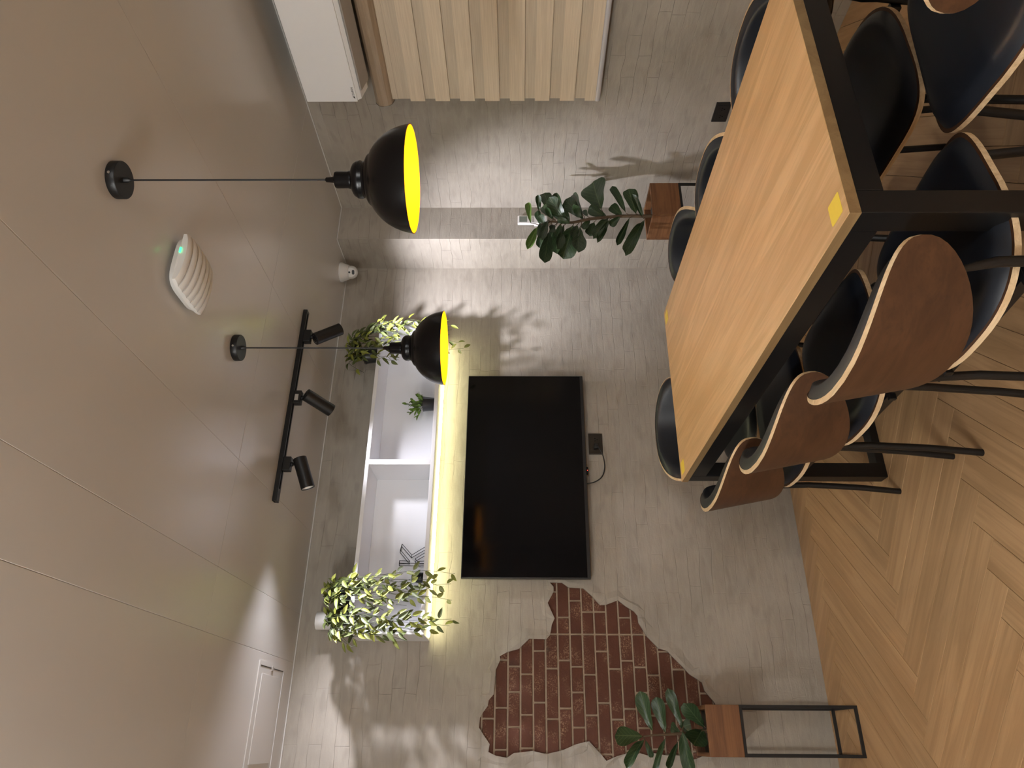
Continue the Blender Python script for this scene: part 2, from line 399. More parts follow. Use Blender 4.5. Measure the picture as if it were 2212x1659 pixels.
HOLE = [(0.684,1.225),(0.684,1.165),(0.662,1.135),(0.658,1.064),(0.624,1.026),(0.582,0.989),(0.582,0.963),(0.604,0.903),(0.576,0.867),(0.553,0.83),(0.533,0.814),(0.501,0.812),(0.442,0.778),(0.39,0.729),(0.38,0.691),(0.349,0.663),(0.315,0.63),(0.28,0.598),(0.265,0.575),(0.246,0.546),(0.212,0.538),(0.161,0.498),(0.085,0.477),(0.012,0.527),(-0.045,0.563),(-0.06,0.605),(-0.063,0.621),(-0.051,0.649),(-0.046,0.703),(-0.048,0.733),(-0.04,0.786),(-0.049,0.816),(-0.04,0.848),(-0.053,0.872),(-0.041,0.901),(-0.052,0.944),(-0.071,0.993),(-0.042,1.019),(0.004,1.065),(0.001,1.081),(-0.008,1.12),(-0.032,1.181),(-0.047,1.251),(-0.035,1.311),(-0.041,1.361),(-0.044,1.391),(-0.062,1.421),(-0.055,1.467),(-0.04,1.503),(-0.009,1.498),(0.023,1.523),(0.055,1.546),(0.096,1.543),(0.118,1.53),(0.143,1.51),(0.167,1.506),(0.192,1.484),(0.277,1.477),(0.288,1.479),(0.336,1.457),(0.352,1.459),(0.37,1.425),(0.384,1.372),(0.429,1.323),(0.427,1.244),(0.444,1.229),(0.464,1.224),(0.489,1.22),(0.518,1.206),(0.551,1.221),(0.589,1.237),(0.64,1.208),(0.662,1.208)]
def build_wall_back():
    rnd = random.Random(3)
    bm = bmesh.new(); T = 0.022
    outer = [bm.verts.new((x, D, z)) for x, z in ((XL, -0.02), (R+.02, -0.02), (R+.02, H+.02), (XL, H+.02))]
    inner = [bm.verts.new((x, D, z)) for x, z in HOLE]
    ed = []
    for L in (outer, inner):
        for i in range(len(L)): ed.append(bm.edges.new((L[i], L[(i+1) % len(L)])))
    bmesh.ops.triangle_fill(bm, use_beauty=True, use_dissolve=False, edges=ed)
    back = [bm.verts.new((v.co.x, D+T, v.co.z)) for v in inner]
    n = len(inner)
    for i in range(n): bm.faces.new((inner[i], inner[(i+1) % n], back[(i+1) % n], back[i]))
    bmesh.ops.recalc_face_normals(bm, faces=bm.faces[:])
    me = bpy.data.meshes.new('wall_back'); bm.to_mesh(me); bm.free(); me.materials.append(M_WALLX)
    wall = obj('wall_back', me); struct(wall, 'cement plaster wall broken open to brick')
    # bed of mortar and every brick behind the opening
    MB().box((-0.20, D+0.0165, 0.40), (0.80, D+0.05, 1.64)).build('mortar_bed', M_MORTAR, wall)
    rows = 21; z0 = 1.535+2*0.0573; ph = 0.0573; j = 0.0042
    left = [[0.335,0.135,-0.031],[0.308,0.201,0.059,-0.09],[0.275,0.108,-0.024],[0.375,0.158,-0.045],[0.300,0.0915,-0.10]]
    right = [[0.524,0.70],[0.60,0.72],[0.549,0.69],[0.550,0.70],[0.641,0.76]]
    for r in range(rows):
        zt = z0 - r*ph; k = (r-3) % 5
        cuts = [-0.19] + sorted(left[k]) + [0.449] + sorted(right[k]) + [0.79]
        for a, b in zip(cuts[:-1], cuts[1:]):
            if b-a < 0.02: continue
            x0, x1, zz0, zz1 = a+j, b-j, zt-ph+j, zt-j
            # keep only bricks that come near the opening
            cxm, czm = (x0+x1)/2, (zz0+zz1)/2
            if not any(x0-.03 < hx < x1+.03 and zz0-.03 < hz < zz1+.03 for hx, hz in HOLE):
                ins = False
                for i in range(len(HOLE)):
                    (ax, az), (bx_, bz) = HOLE[i], HOLE[i-1]
                    if (az > czm) != (bz > czm) and cxm < (bx_-ax)*(czm-az)/(bz-az)+ax: ins = not ins
                if not ins: continue
            o = MB().bbox((-(x1-x0)/2, -0.004, -(zz1-zz0)/2), ((x1-x0)/2, 0.012, (zz1-zz0)/2), 0.0022).build('brick', M_BRICK, wall)
            o.location = (cxm, D+0.0125+rnd.uniform(-.0012, .0012), czm)
    # raised, cracked lip of plaster round the opening
    m = MB(); n = len(HOLE); cen = (sum(p[0] for p in HOLE)/n, sum(p[1] for p in HOLE)/n)
    ringA, ringB, ringC, ringI = [], [], [], []
    for i, (x, z) in enumerate(HOLE):
        px, pz = HOLE[i-1]; nx, nz = HOLE[(i+1) % n]
        tx, tz = nx-px, nz-pz; l = math.hypot(tx, tz); ox_, oz_ = -tz/l, tx/l
        # outline runs clockwise seen from the room: outward is to the left of travel
        w1, w2 = rnd.uniform(.008, .028), rnd.uniform(.032, .062)
        ringI.append((x-ox_*.001, D+.020, z-oz_*.001)); ringA.append((x-ox_*.002, D-rnd.uniform(.0015, .0045), z-oz_*.002))
        ringB.append((x+ox_*w1, D-rnd.uniform(.0005, .0065), z+oz_*w1)); ringC.append((x+ox_*w2, D+.0008, z+oz_*w2))
    vs = ringI+ringA+ringB+ringC; fs = []
    for k in range(3):
        for i in range(n): fs.append((k*n+i, k*n+(i+1) % n, (k+1)*n+(i+1) % n, (k+1)*n+i))
    m.add(vs, fs).build('broken_plaster_edge', M_WALLX, wall)
build_wall_back()
struct(MB().box((R, YB-.1, -.02), (R+.1, D+.1, H+.02)).build('wall_right', M_WALLY), 'cement plaster wall with blind')
def pillar():
    m = MB(); x1, y1 = R+.02, D+.02
    m.add([(XC,y1,-.02),(XC,YF,-.02),(x1,YF,-.02),(XC,y1,H+.02),(XC,YF,H+.02),(x1,YF,H+.02)], [], 0)
    m.f = [(0,1,4,3),(1,2,5,4)]; m.m = [0, 1]
    o = m.build('pillar', [M_WALLY, M_WALLX]); struct(o, 'square cement pillar in the corner')
pillar()
struct(MB().box((XL-.1, YB-.1, -.02), (XL, D+.1, H+.02)).build('wall_left', M_WALLY), 'cement plaster wall')
struct(MB().box((XL-.1, YB-.1, -.02), (R+.1, YB, H+.02)).build('wall_front', M_WALLX), 'cement plaster wall behind the camera')
b_ = 0.006
struct(MB().bbox((XL, D-b_, H-b_), (XC, D, H), .002).build('trim_1', M_CEIL), 'ceiling bead along the television wall')
struct(MB().bbox((R-b_, YB, H-b_), (R, YF, H), .002).build('trim_2', M_CEIL), 'ceiling bead along the blind wall')
struct(MB().bbox((XC-b_, YF-b_, H-b_), (XC, D-b_, H), .002).build('trim_3', M_CEIL), 'ceiling bead on the pillar side')
struct(MB().bbox((XC, YF-b_, H-b_), (R-b_, YF, H), .002).build('trim_4', M_CEIL), 'ceiling bead on the pillar front')
# ceiling access hatch
def hatch():
    t = thing('access_hatch', 'painted access hatch in the ceiling by the wall', 'hatch', (0.085, 3.16, H))
    x0, x1, y0, y1 = -0.215, 0.20, -0.165, 0.172; w = 0.016
    f = MB()
    f.box((x0, y0, -.0035), (x1, y0+w, 0)); f.box((x0, y1-w, -.0035), (x1, y1, 0)); f.box((x0, y0+w, -.0035), (x0+w, y1-w, 0)); f.box((x1-w, y0+w, -.0035), (x1, y1-w, 0))
    f.build('hatch_frame', M_CEIL, t)
    g = .0035
    d = MB().bbox((x0+w+g, y0+w+g, -.0020), (x1-w-g, y1-w-g, .004), .0008).build('hatch_door', M_CEIL, t)
    MB().bbox((x0+w+.03, y0+w+.03, -.0042), (x1-w-.03, y1-w-.03, -.0018), .0010).build('raised_field', M_CEIL, d)
    MB().box((x0+w, y0+w, -.0006), (x1-w, y1-w, -.0002)).build('gap_shade_sheet', M_DARKP, t)  # dark sheet that paints shade into the gap round the door
    MB().bbox((x1-w-.012, -.010, -.006), (x1-w+.006, .010, -.001), .0012).build('latch', M_GREYP, t)
hatch()
# ------------------------------------------------------------------ dining table
TX0, TX1, TY0, TY1, TZ = 0.8854, 1.6416, 1.0404, 2.5727, 0.7533
def table():
    t = thing('dining_table', 'long oak-topped dining table on a black steel frame', 'table', ((TX0+TX1)/2, (TY0+TY1)/2, 0))
    hx, hy = (TX1-TX0)/2, (TY1-TY0)/2; th = .024
    m = MB(); m.bbox((-hx, -hy, TZ-th), (hx, hy, TZ), .0012)
    m.m = [0 if all(abs(m.v[i][2]-TZ) < .0015 for i in f) else 1 for f in m.f]
    m.build('table_top', [M_TABLE, M_TEDGE], t)
    s = .055; e = .003
    for sx in (-1, 1):
        for sy in (-1, 1):
            x0 = sx*(hx-e) if sx < 0 else hx-e-s; y0 = sy*(hy-e) if sy < 0 else hy-e-s
            MB().bbox((x0, y0, 0), (x0+s, y0+s, TZ-th), .002).build('leg', M_BLACK, t)
    a = .055
    for sx in (-1, 1):
        x0 = -hx+e if sx < 0 else hx-e-s
        MB().bbox((x0, -hy+e+s, TZ-th-a), (x0+s, hy-e-s, TZ-th), .002).build('long_rail', M_BLACK, t)
    for sy in (-1, 1):
        y0 = -hy+e if sy < 0 else hy-e-s
        MB().bbox((-hx+e+s, y0, TZ-th-a), (hx-e-s, y0+s, TZ-th), .002).build('end_rail', M_BLACK, t)
        MB().bbox((-hx+e+s, y0, 0), (hx-e-s, y0+s, .03), .002).build('foot_rail', M_BLACK, t)
    # plain yellow corner stickers
    def sticker(cx, cy):
        q = MB(); w, h, rr = .0245, .0245, .004; pts = []
        for ax, ay, a0 in ((w-rr, h-rr, 0), (-w+rr, h-rr, 90), (-w+rr, -h+rr, 180), (w-rr, -h+rr, 270)):
            for k in range(5):
                an = math.radians(a0+k*22.5); pts.append((ax+rr*math.cos(an), ay+rr*math.sin(an)))
        n = len(pts); q.add([(x, y, .0006) for x, y in pts]+[(x, y, 0) for x, y in pts], [tuple(range(n))]+[(i, n+i, n+(i+1) % n, (i+1) % n) for i in range(n)])
        o = q.build('sticker', M_STICK, t); o.location = (cx, cy, TZ); o['label'] = 'square yellow sticker on the table corner'
    sticker(-hx+.045, -hy+.043); sticker(-hx+.045, hy-.043); sticker(hx-.045, hy-.043)
table()
# ------------------------------------------------------------------ chairs
def disc_shell(fn, th, nr=9, na=56, mi_out=0, mi_edge=1, mi_in=0, edge=1.0):
    """thin curved panel: fn(r, a) -> (point, unit normal); front = +normal side"""
    m = MB(); A = []; B = []
    for i in range(nr+1):
        r = i/nr
        for k in range(na):
            p, n = fn(r, k*2*math.pi/na); A.append(p+n*th/2); B.append(p-n*th/2)
    N = len(A); fs = []; ms = []
    for i in range(nr):
        for k in range(na):
            a, b, c, d = i*na+k, i*na+(k+1) % na, (i+1)*na+(k+1) % na, (i+1)*na+k
            fs.append((a, d, c, b)); ms.append(mi_in); fs.append((N+a, N+b, N+c, N+d)); ms.append(mi_out)
    for k in range(na):
        a, b = nr*na+k, nr*na+(k+1) % na
        fs.append((a, N+a, N+b, b)); ms.append(mi_edge)
    m.v = [tuple(v) for v in A+B]; m.f = fs; m.m = ms; return m
def cushion(fn, off, th, nr=14, na=56, inset=0.94, pw=5):
    m = MB(); A = []
    for i in range(nr+1):
        r = i/nr; prof = (1-r**pw)**0.5
        for k in range(na):
            p, n = fn(r*inset, k*2*math.pi/na); A.append(p+n*(off+th*prof))
    fs = [(i*na+k, (i+1)*na+k, (i+1)*na+(k+1) % na, i*na+(k+1) % na) for i in range(nr) for k in range(na)]
    m.v = [tuple(v) for v in A]; m.f = fs; m.m = [0]*len(fs); return m
def sup(a, n=2.6):
    c, s = math.cos(a), math.sin(a); return math.copysign(abs(c)**(2/n), c), math.copysign(abs(s)**(2/n), s)
BW, BZ0, BZM, BZ1 = .252, .503, .655, .732
def seat_surf(x, y): return .436 + .10*max(0, -x-.08)**2*3 - .35*max(0, x-.13)**2*3 - .12*(1-(y/.23)**2)*.04
def seat_fn(r, a):
    c, s = sup(a, 5.0 if math.cos(a) > 0 else 2.6); x = -.009+.219*c*r; y = (.228 - .012*(-c if c < 0 else 0))*s*r
    p = Vector((x, y, seat_surf(x, y))); e = .002
    n = Vector((-(seat_surf(x+e, y)-seat_surf(x-e, y))/(2*e), -(seat_surf(x, y+e)-seat_surf(x, y-e))/(2*e), 1)).normalized()
    return p, n
def back_xyz(y, z): return -.292 + .125*(abs(y)/BW)**2.2 - (z-.61)*.20
def back_fn(r, a):
    c, s = sup(a, 2.8 if math.sin(a) > 0 else 2.0); y = BW*c*r
    z = BZM + ((BZ1-BZM) if s > 0 else (BZM-BZ0))*s*r
    if s < 0: y *= 1-.03*(s*r)**2
    e = .002; x = back_xyz(y, z); p = Vector((x, y, z))
    dxy = (back_xyz(y+e, z)-back_xyz(y-e, z))/(2*e); dxz = (back_xyz(y, z+e)-back_xyz(y, z-e))/(2*e)
    return p, Vector((1, -dxy, -dxz)).normalized()
def make_chair():
    t = thing('dining_chair', 'x', 'chair')
    disc_shell(seat_fn, .013, mi_out=0, mi_edge=1, mi_in=0).build('seat', [M_WALNUT, M_PLY], t, True, 35)
    cushion(seat_fn, .0065, .026, inset=.965, pw=9).build('seat_cushion', M_NAVY, t, True, 80)
    disc_shell(back_fn, .012, mi_out=0, mi_edge=1, mi_in=0).build('backrest', [M_WALNUT, M_PLY], t, True, 35)
    cushion(back_fn, .006, .034, inset=.985, pw=16).build('back_cushion', M_NAVY, t, True, 80)
    for s in (-1, 1):
        MB().tube([(-.205, s*.175, 0), (-.205, s*.175, .004), (-.190, s*.177, .15), (-.180, s*.181, .32), (-.180, s*.188, .40), (-.183, s*.192, .45), (-.184, s*.191, .49), (-.194, s*.191, .53), (-.201, s*.190, .56)],
                  [.0105]*7+[.0085, .006], 12).build('leg', M_BLACK, t, True, 60)
        MB().tube([(.185, s*.185, 0), (.183, s*.184, .004), (.150, s*.165, .38), (.135, s*.150, .405), (.10, s*.10, .412)], .0105, 12).build('leg', M_BLACK, t, True, 60)
        MB().bbox((-.20, s*.150-.006, .402), (.15, s*.150+.006, .420), .002).build('side_bar', M_BLACK, t)
    MB().bbox((-.184, -.180, .388), (-.160, .180, .414), .002).build('cross_bar', M_BLACK, t)
    MB().bbox((.125, -.155, .392), (.145, .155, .415), .002).build('cross_bar', M_BLACK, t)
    for s in (-1, 1):
        MB().tube([(-.180, s*.188-.015, .402), (-.180, s*.188+.015, .402)], .005, 8).build('bolt', M_BLACK, t, True, 60)
    return t
CH = [('dining_chair', (.955, 1.283), 7, 'walnut-backed dining chair closest to the camera on the left table side'),
      (None, (.985, 1.805), 2, 'middle of the three walnut-backed chairs along the left table side'),
      (None, (1.020, 2.285), 0, 'walnut-backed chair on the left table side, nearest the television wall'),
      (None, (1.530, 1.376), 180, 'navy-padded chair on the right table side, nearest the camera'),
      (None, (1.515, 1.878), 180, 'navy-padded chair on the right table side, below the wall blind'),
      (None, (1.625, 2.358), 178, 'navy-padded chair on the right table side, nearest the fig planter'),
      (None, (1.275, 2.765), 270, 'navy-padded chair at the far table end, facing the camera'),
      (None, (1.372, .940), 84, 'walnut-backed chair at the near table end, cut by the frame edge')]
proto = make_chair()
for i, (nm, (x, y), deg, lab) in enumerate(CH):
    c = proto if i == 0 else copy_tree(proto)
    c.location = (x, y, 0); c.rotation_euler = (0, 0, math.radians(deg)); c['label'] = lab; c['group'] = 'dining chairs round the table'
# ------------------------------------------------------------------ pendant lamps
RIMZ = 1.641
def pendant(x, y, label):
    t = thing('pendant_lamp', label, 'lamp', (x, y, H), 0, 'black and yellow pendants over the table')
    MB().lathe([(0, 0), (.047, 0), (.0475, -.001), (.0475, -.021), (.046, -.023), (0, -.023)], n=48).build('ceiling_rose', M_BLACK, t, True, 40)
    a = math.radians(70)
    MB().tube([(.046*math.cos(a+math.pi), .046*math.sin(a+math.pi), -.011), (.0505*math.cos(a+math.pi), .0505*math.sin(a+math.pi), -.011)], .0035, 10).build('screw', M_STEEL, t, True)
    z = RIMZ-H
    MB().tube([(0, 0, -.023), (0, 0, z+.215)], .0024, 10).build('cord', M_BLACK, t, True)
    MB().lathe([(0, -.023), (.007, -.023), (.006, -.034), (.003, -.040)], n=20).build('cord_grip', M_BLACK, t, True)
    MB().lathe([(.0026, z+.222), (.0062, z+.219), (.0075, z+.202), (.010, z+.198), (.0195, z+.196), (.0212, z+.192), (.0212, z+.163), (.0225, z+.160), (.0225, z+.155), (.026, z+.153)], n=36).build('socket', M_GLOSSB, t, True, 50)
    out = [(.022, z+.1545), (.032, z+.152), (.041, z+.147), (.0465, z+.138), (.0475, z+.130), (.0455, z+.124), (.046, z+.119), (.052, z+.115), (.060, z+.111), (.0640, z+.107), (.0655, z+.103),
           (.076, z+.098), (.088, z+.089), (.1005, z+.077), (.1115, z+.063), (.121, z+.046), (.128, z+.028), (.1325, z+.010), (.1345, z)]
    sh = MB().lathe(out, n=72).build('shade', M_GLOSSB, t, True, 60)
    inn = [(r-.0022, zz-.0004) for r, zz in out if zz < z+.112]
    inn = inn + [(.1345, z)]
    MB().lathe(inn, n=72).build('shade_lining', M_YELLOW, sh, True, 60)
    MB().lathe([(.006, z+.150), (.013, z+.135), (.015, z+.125), (.022, z+.112), (.025, z+.100), (.023, z+.088), (.014, z+.078), (0, z+.075)], n=24).build('bulb', M_BULB, t, True)
    lamp('pendant_light', 'POINT', P_PEND, (1.0, .95, .86), t, (0, 0, z+.066), shadow_soft_size=.022)
pendant(1.272, 1.367, 'black dome pendant with yellow lining, nearer the camera by the blind')
pendant(1.268, 2.221, 'black dome pendant with yellow lining hanging before the lit wall shelf')
# ------------------------------------------------------------------ track and spot heads
TRY = 2.856
def track():
    t = thing('light_track', 'slim black lighting track screwed to the ceiling', 'light track', (1.361, TRY, H))
    m = MB(); h = .470
    m.box((-h, -.0165, -.004), (h, .0165, 0)); m.box((-h, -.0165, -.019), (h, -.0065, -.004)); m.box((-h, .0065, -.019), (h, .0165, -.004))
    m.build('rail', M_BLACK, t)
    MB().bbox((-h-.001, -.0168, -.0195), (-h+.055, .0168, -.010), .001).build('feed_end', M_DARKP, t)
    MB().bbox((h-.012, -.0168, -.0195), (h+.001, .0168, -.001), .001).build('end_cap', M_DARKP, t)
    for s in (-1, 1): MB().box((-h+.055, s*.0045-.0008, -.012), (h-.012, s*.0045+.0008, -.006)).build('conductor', M_STEEL, t)
track()
def spot(x, d, power, label, size=75, stemy=0.0, sticker=False):
    t = thing('track_spotlight', label, 'spotlight', (x, TRY, H-.0195), 0, 'spotlights on the ceiling track')
    MB().bbox((-.031, -.0165, -.033), (.031, .0165, 0), .003).build('adapter', M_BLACK, t)
    if sticker: MB().box((-.018, -.0172, -.022), (.012, -.0164, -.006)).build('rating_label', M_GREYP, t)
    MB().lathe([(0, -.033), (.009, -.033), (.009, -.040), (.0045, -.043), (.0045, -.062), (0, -.062)], n=20).build('stem', M_BLACK, t, True, 40)
    d = Vector(d).normalized(); L, rad = .138, .0290
    piv = Vector((0, 0, -.064)); back = piv - d*.030 + Vector((0, 0, -.012))
    q = d.to_track_quat('Z', 'Y').to_matrix().to_4x4(); M = Matrix.Translation(back) @ q
    prof = [(0, 0), (rad-.002, 0), (rad, .002), (rad, L), (rad-.0015, L), (rad-.003, L-.018), (rad-.012, L-.030)]
    b = MB(); b.lathe(prof, n=40); b.v = [tuple(M @ Vector(v)) for v in b.v]
    br = b.build('barrel', M_BLACK, t, True, 40)
    hl = MB()
    for k in range(14):
        a = k*2*math.pi/14; hl.lathe([(0, -.0004), (.0022, -.0004)], c=(.018*math.cos(a), .018*math.sin(a), 0), n=8)
    hl.v = [tuple(M @ Vector(v)) for v in hl.v]; hl.build('vent_holes', M_STEEL, br)
    ln = MB(); ln.lathe([(rad-.011, L-.031), (0, L-.031)], n=32); ln.v = [tuple(M @ Vector(v)) for v in ln.v]
    ln.build('lens', M_LENS, br)
    rf = MB(); rf.lathe([(rad-.0032, L-.004), (rad-.0045, L-.016), (rad-.011, L-.030)], n=32); rf.v = [tuple(M @ Vector(v)) for v in rf.v]
    rf.build('reflector', M_STEEL, br, True)
    lamp('spot_light', 'SPOT', power, (.92, .91, 1.0), t, back + d*(L-.006), aim(d), spot_size=math.radians(size), spot_blend=1.0, shadow_soft_size=.024)
spot(1.690, (.80, .45, -.95), P_SPOT_A, 'black track spotlight turned towards the corner pillar', 84)
spot(1.372, (-.386, .9, -1.0), P_SPOT_B, 'black track spotlight in the middle, aimed at the shelf divider', 80, sticker=True)
spot(1.056, (-2.66, .5, -1.0), P_SPOT_C, 'black track spotlight with its bright mouth showing', 86)
# ------------------------------------------------------------------ unseen lamps; tube form and spots chosen to light ceiling and walls
def linear_lamp(x, y, label, rz=0):
    t = thing('unseen_tube_lamp', label, 'fill light', (x, y, H), rz, 'unseen tube lamps added round the camera')
    z = -.32
    MB().tube([(-.60, 0, z), (.60, 0, z)], .028, 20).build('frosted_tube', M_TUBE, t, True, 60)
    for sx in (-1, 1):
        MB().tube([(sx*.60, 0, z), (sx*.635, 0, z)], .031, 20).build('end_cap', M_WPLAS, t, True, 60)
        MB().tube([(sx*.62, 0, z+.03), (sx*.62, 0, -.012)], .0012, 6).build('suspension_wire', M_STEEL, t)
        MB().lathe([(0, 0), (.02, 0), (.02, -.012), (0, -.012)], c=(sx*.62, 0, 0), n=20).build('ceiling_cup', M_WPLAS, t, True)
linear_lamp(-1.30, .55, 'unseen frosted tube lamp added left of the camera to light the right wall', math.pi/2)
linear_lamp(.20, -2.60, 'unseen frosted tube lamp behind the camera for general room light')
# ------------------------------------------------------------------ wireless access point
def access_point():
    t = thing('wireless_access_point', 'white ribbed wireless access point on the ceiling between the pendants', 'access point', (1.264, 1.768, H), math.radians(90))
    def outline(k, s, z, n=4.0):
        pts = []
        for i in range(56):
            a = i*2*math.pi/56; c, q = sup(a, n); pts.append((k*s*c, s*q*.96, z))
        return pts
    def loft(rings):
        m = MB(); n = len(rings[0]); vs = [v for r in rings for v in r]; fs = []
        for i in range(len(rings)-1):
            for k in range(n): fs.append((i*n+k, (i+1)*n+k, (i+1)*n+(k+1) % n, i*n+(k+1) % n))
        fs.append(tuple((len(rings)-1)*n+k for k in range(n)))
        m.add(vs, fs); return m
    loft([outline(1, .062, 0), outline(1, .064, -.012), outline(1, .050, -.012)]).build('mount_plate', M_GREYP, t, True)
    loft([outline(1, .070, -.010), outline(1, .092, -.014), outline(1, .098, -.030), outline(1, .096, -.036), outline(1, .09, -.036)]).build('body', M_WPLAS, t, True, 30)
    # domed cover made of overlapping ribs running side to side
    nr = 7; ny = 25; ns = 7
    for k in range(nr):
        vs = []; x0, x1 = -.096+k*.192/nr, -.096+(k+1)*.192/nr
        for i in range(ns):
            q = i/(ns-1); x = x0+(x1-x0)*q; u = x/.096
            for j in range(ny):
                v = -1+2*j/(ny-1); y = .093*v*(1-.13*u**4)
                crown = (1-.50*u*u)*(1-.80*abs(v)**2.4)
                bump = math.sin(math.pi*min(1, q*.86+.14))**.6 if q < .999 else .0
                vs.append((x, y, -.034-.026*crown-.0075*bump*(1-.5*abs(v)**8)))
        n = len(vs); low = []
        fs = [(i*ny+j, i*ny+j+1, (i+1)*ny+j+1, (i+1)*ny+j) for i in range(ns-1) for j in range(ny-1)]
        rim = [i*ny for i in range(ns)] + [(ns-1)*ny+j for j in range(1, ny)] + [i*ny+ny-1 for i in range(ns-2, -1, -1)] + [j for j in range(ny-2, 0, -1)]
        vs += [(vs[i][0], vs[i][1], -.030) for i in rim]
        fs += [(rim[i], rim[(i+1) % len(rim)], n+(i+1) % len(rim), n+i) for i in range(len(rim))]
        MB().add(vs, fs).build('rib', M_WPLAS, t, True, 45)
    MB().bbox((-.1005, -.030, -.036), (-.0965, -.012, -.031), .001).build('status_light', M_GREENLED, t)
access_point()
# ------------------------------------------------------------------ dome security camera
def dome_camera():
    t = thing('security_camera', 'white dome security camera in the ceiling corner by the pillar', 'camera', (2.405, 3.335, H))
    MB().lathe([(0, 0), (.056, 0), (.057, -.003), (.057, -.010), (.053, -.014), (.044, -.042), (.040, -.050), (.034, -.050)], n=48).build('base', M_WPLAS, t, True, 40)
    d = Vector((-2.405, -3.335, -.62)).normalized(); c = Vector((0, 0, -.060)); q = d.to_track_quat('Z', 'Y').to_matrix().to_4x4()
    M = Matrix.Translation(c) @ q; rad = .038
    b = MB(); b.lathe([(rad*math.sin(a), rad*math.cos(a)) for a in [math.radians(k*7.5) for k in range(6, 25)]], n=40)
    b.lathe([(rad*math.sin(math.radians(45)), rad*math.cos(math.radians(45))), (.0255, .0285), (0, .0285)], n=40)
    b.v = [tuple(M @ Vector(v)) for v in b.v]; ball = b.build('ball', M_WPLAS, t, True, 40)
    def on(x, y, pts, nm, mat):
        mm = MB(); n = len(pts); mm.add([M @ Vector((x+p[0], y+p[1], .0292)) for p in pts]+[M @ Vector((x+p[0], y+p[1], .0280)) for p in pts], [tuple(range(n))]+[(i, n+i, n+(i+1) % n, (i+1) % n) for i in range(n)])
        mm.build(nm, mat, ball)
    # local axes: find which way is down in the face plane
    X_ = M.to_3x3() @ Vector((1, 0, 0)); Y_ = M.to_3x3() @ Vector((0, 1, 0))
    down = Vector((X_.z, Y_.z)); down = -down.normalized(); side = Vector((-down.y, down.x))
    def pts(f): return [(side*p[0]+down*p[1]) for p in f]
    circ = [(.0058*math.cos(k*math.pi/8), -.009+.0058*math.sin(k*math.pi/8)) for k in range(16)]
    on(0, 0, [tuple(p) for p in pts(circ)], 'lens', M_DARKP)
    st = [(.0065+.0072*math.cos(math.radians(a)), .0125+.0072*math.sin(math.radians(a))) for a in range(-90, 91, 30)] + [(-.0065+.0072*math.cos(math.radians(a)), .0125+.0072*math.sin(math.radians(a))) for a in range(90, 271, 30)]
    on(0, 0, [tuple(p) for p in pts(st)], 'infrared_window', M_DARKP)
dome_camera()
# ------------------------------------------------------------------ air conditioner
def text_mesh(s, size):
    cu = bpy.data.curves.new('t', 'FONT'); cu.body = s; cu.size = size; cu.extrude = .0002; cu.align_x = 'LEFT'
    o = bpy.data.objects.new('t', cu); COL.objects.link(o)
    dg = bpy.context.evaluated_depsgraph_get(); me = bpy.data.meshes.new_from_object(o.evaluated_get(dg)); bpy.data.objects.remove(o); return me
def air_conditioner():
    dep = .200; yl = 2.232; ln = .80
    t = thing('air_conditioner', 'white wall air conditioner above the blind', 'air conditioner', (R, yl-ln/2, 2.055))
    h = ln/2
    # side profile (x away from wall negative, z), extruded along y
    prof = [(0, .035), (0, .262), (-.150, .268), (-.196, .258), (-.200, .250), (-.200, .034), (-.190, .020), (-.120, .000), (-.040, .006)]
    m = MB(); n = len(prof)
    m.add([(x, -h, z) for x, z in prof]+[(x, h, z) for x, z in prof], [tuple(reversed(range(n))), tuple(n+i for i in range(n))]+[(i, (i+1) % n, n+(i+1) % n, n+i) for i in range(n)])
    m.build('casing', M_ACW, t)
    p = MB().bbox((-.2075, -h-.004, .036), (-.199, h+.004, .262), .003).build('front_panel', M_ACW, t)
    lv = MB(); a = (-.193, .0165); b = (-.116, -.0055)
    vs = [(a[0], -h+.05, a[1]), (b[0], -h+.05, b[1]), (b[0], h-.045, b[1]), (a[0], h-.045, a[1])]
    lv.add([(v[0], v[1], v[2]-.006) for v in vs]+vs, [(0,1,2,3),(4,7,6,5),(0,4,5,1),(1,5,6,2),(2,6,7,3),(3,7,4,0)]); lv.build('louver', M_GREYP, t)
    MB().box((-.113, -h+.05, -.0045), (-.104, h-.045, .003)).build('air_slot', M_DARKP, t)
    me = text_mesh('DAIKIN', .0135); me.materials.append(M_DARKP)
    o = obj('lettering', me, p); o.matrix_basis = Matrix(((0,0,-1,-.2079),(-1,0,0,h-.030),(0,1,0,.044),(0,0,0,1)))
    lg = MB(); lg.add([(-.2079, h-.012, .044), (-.2079, h-.026, .044), (-.2079, h-.026, .054)], [(0, 1, 2)]); lg.build('emblem', M_DARKP, p)
air_conditioner()
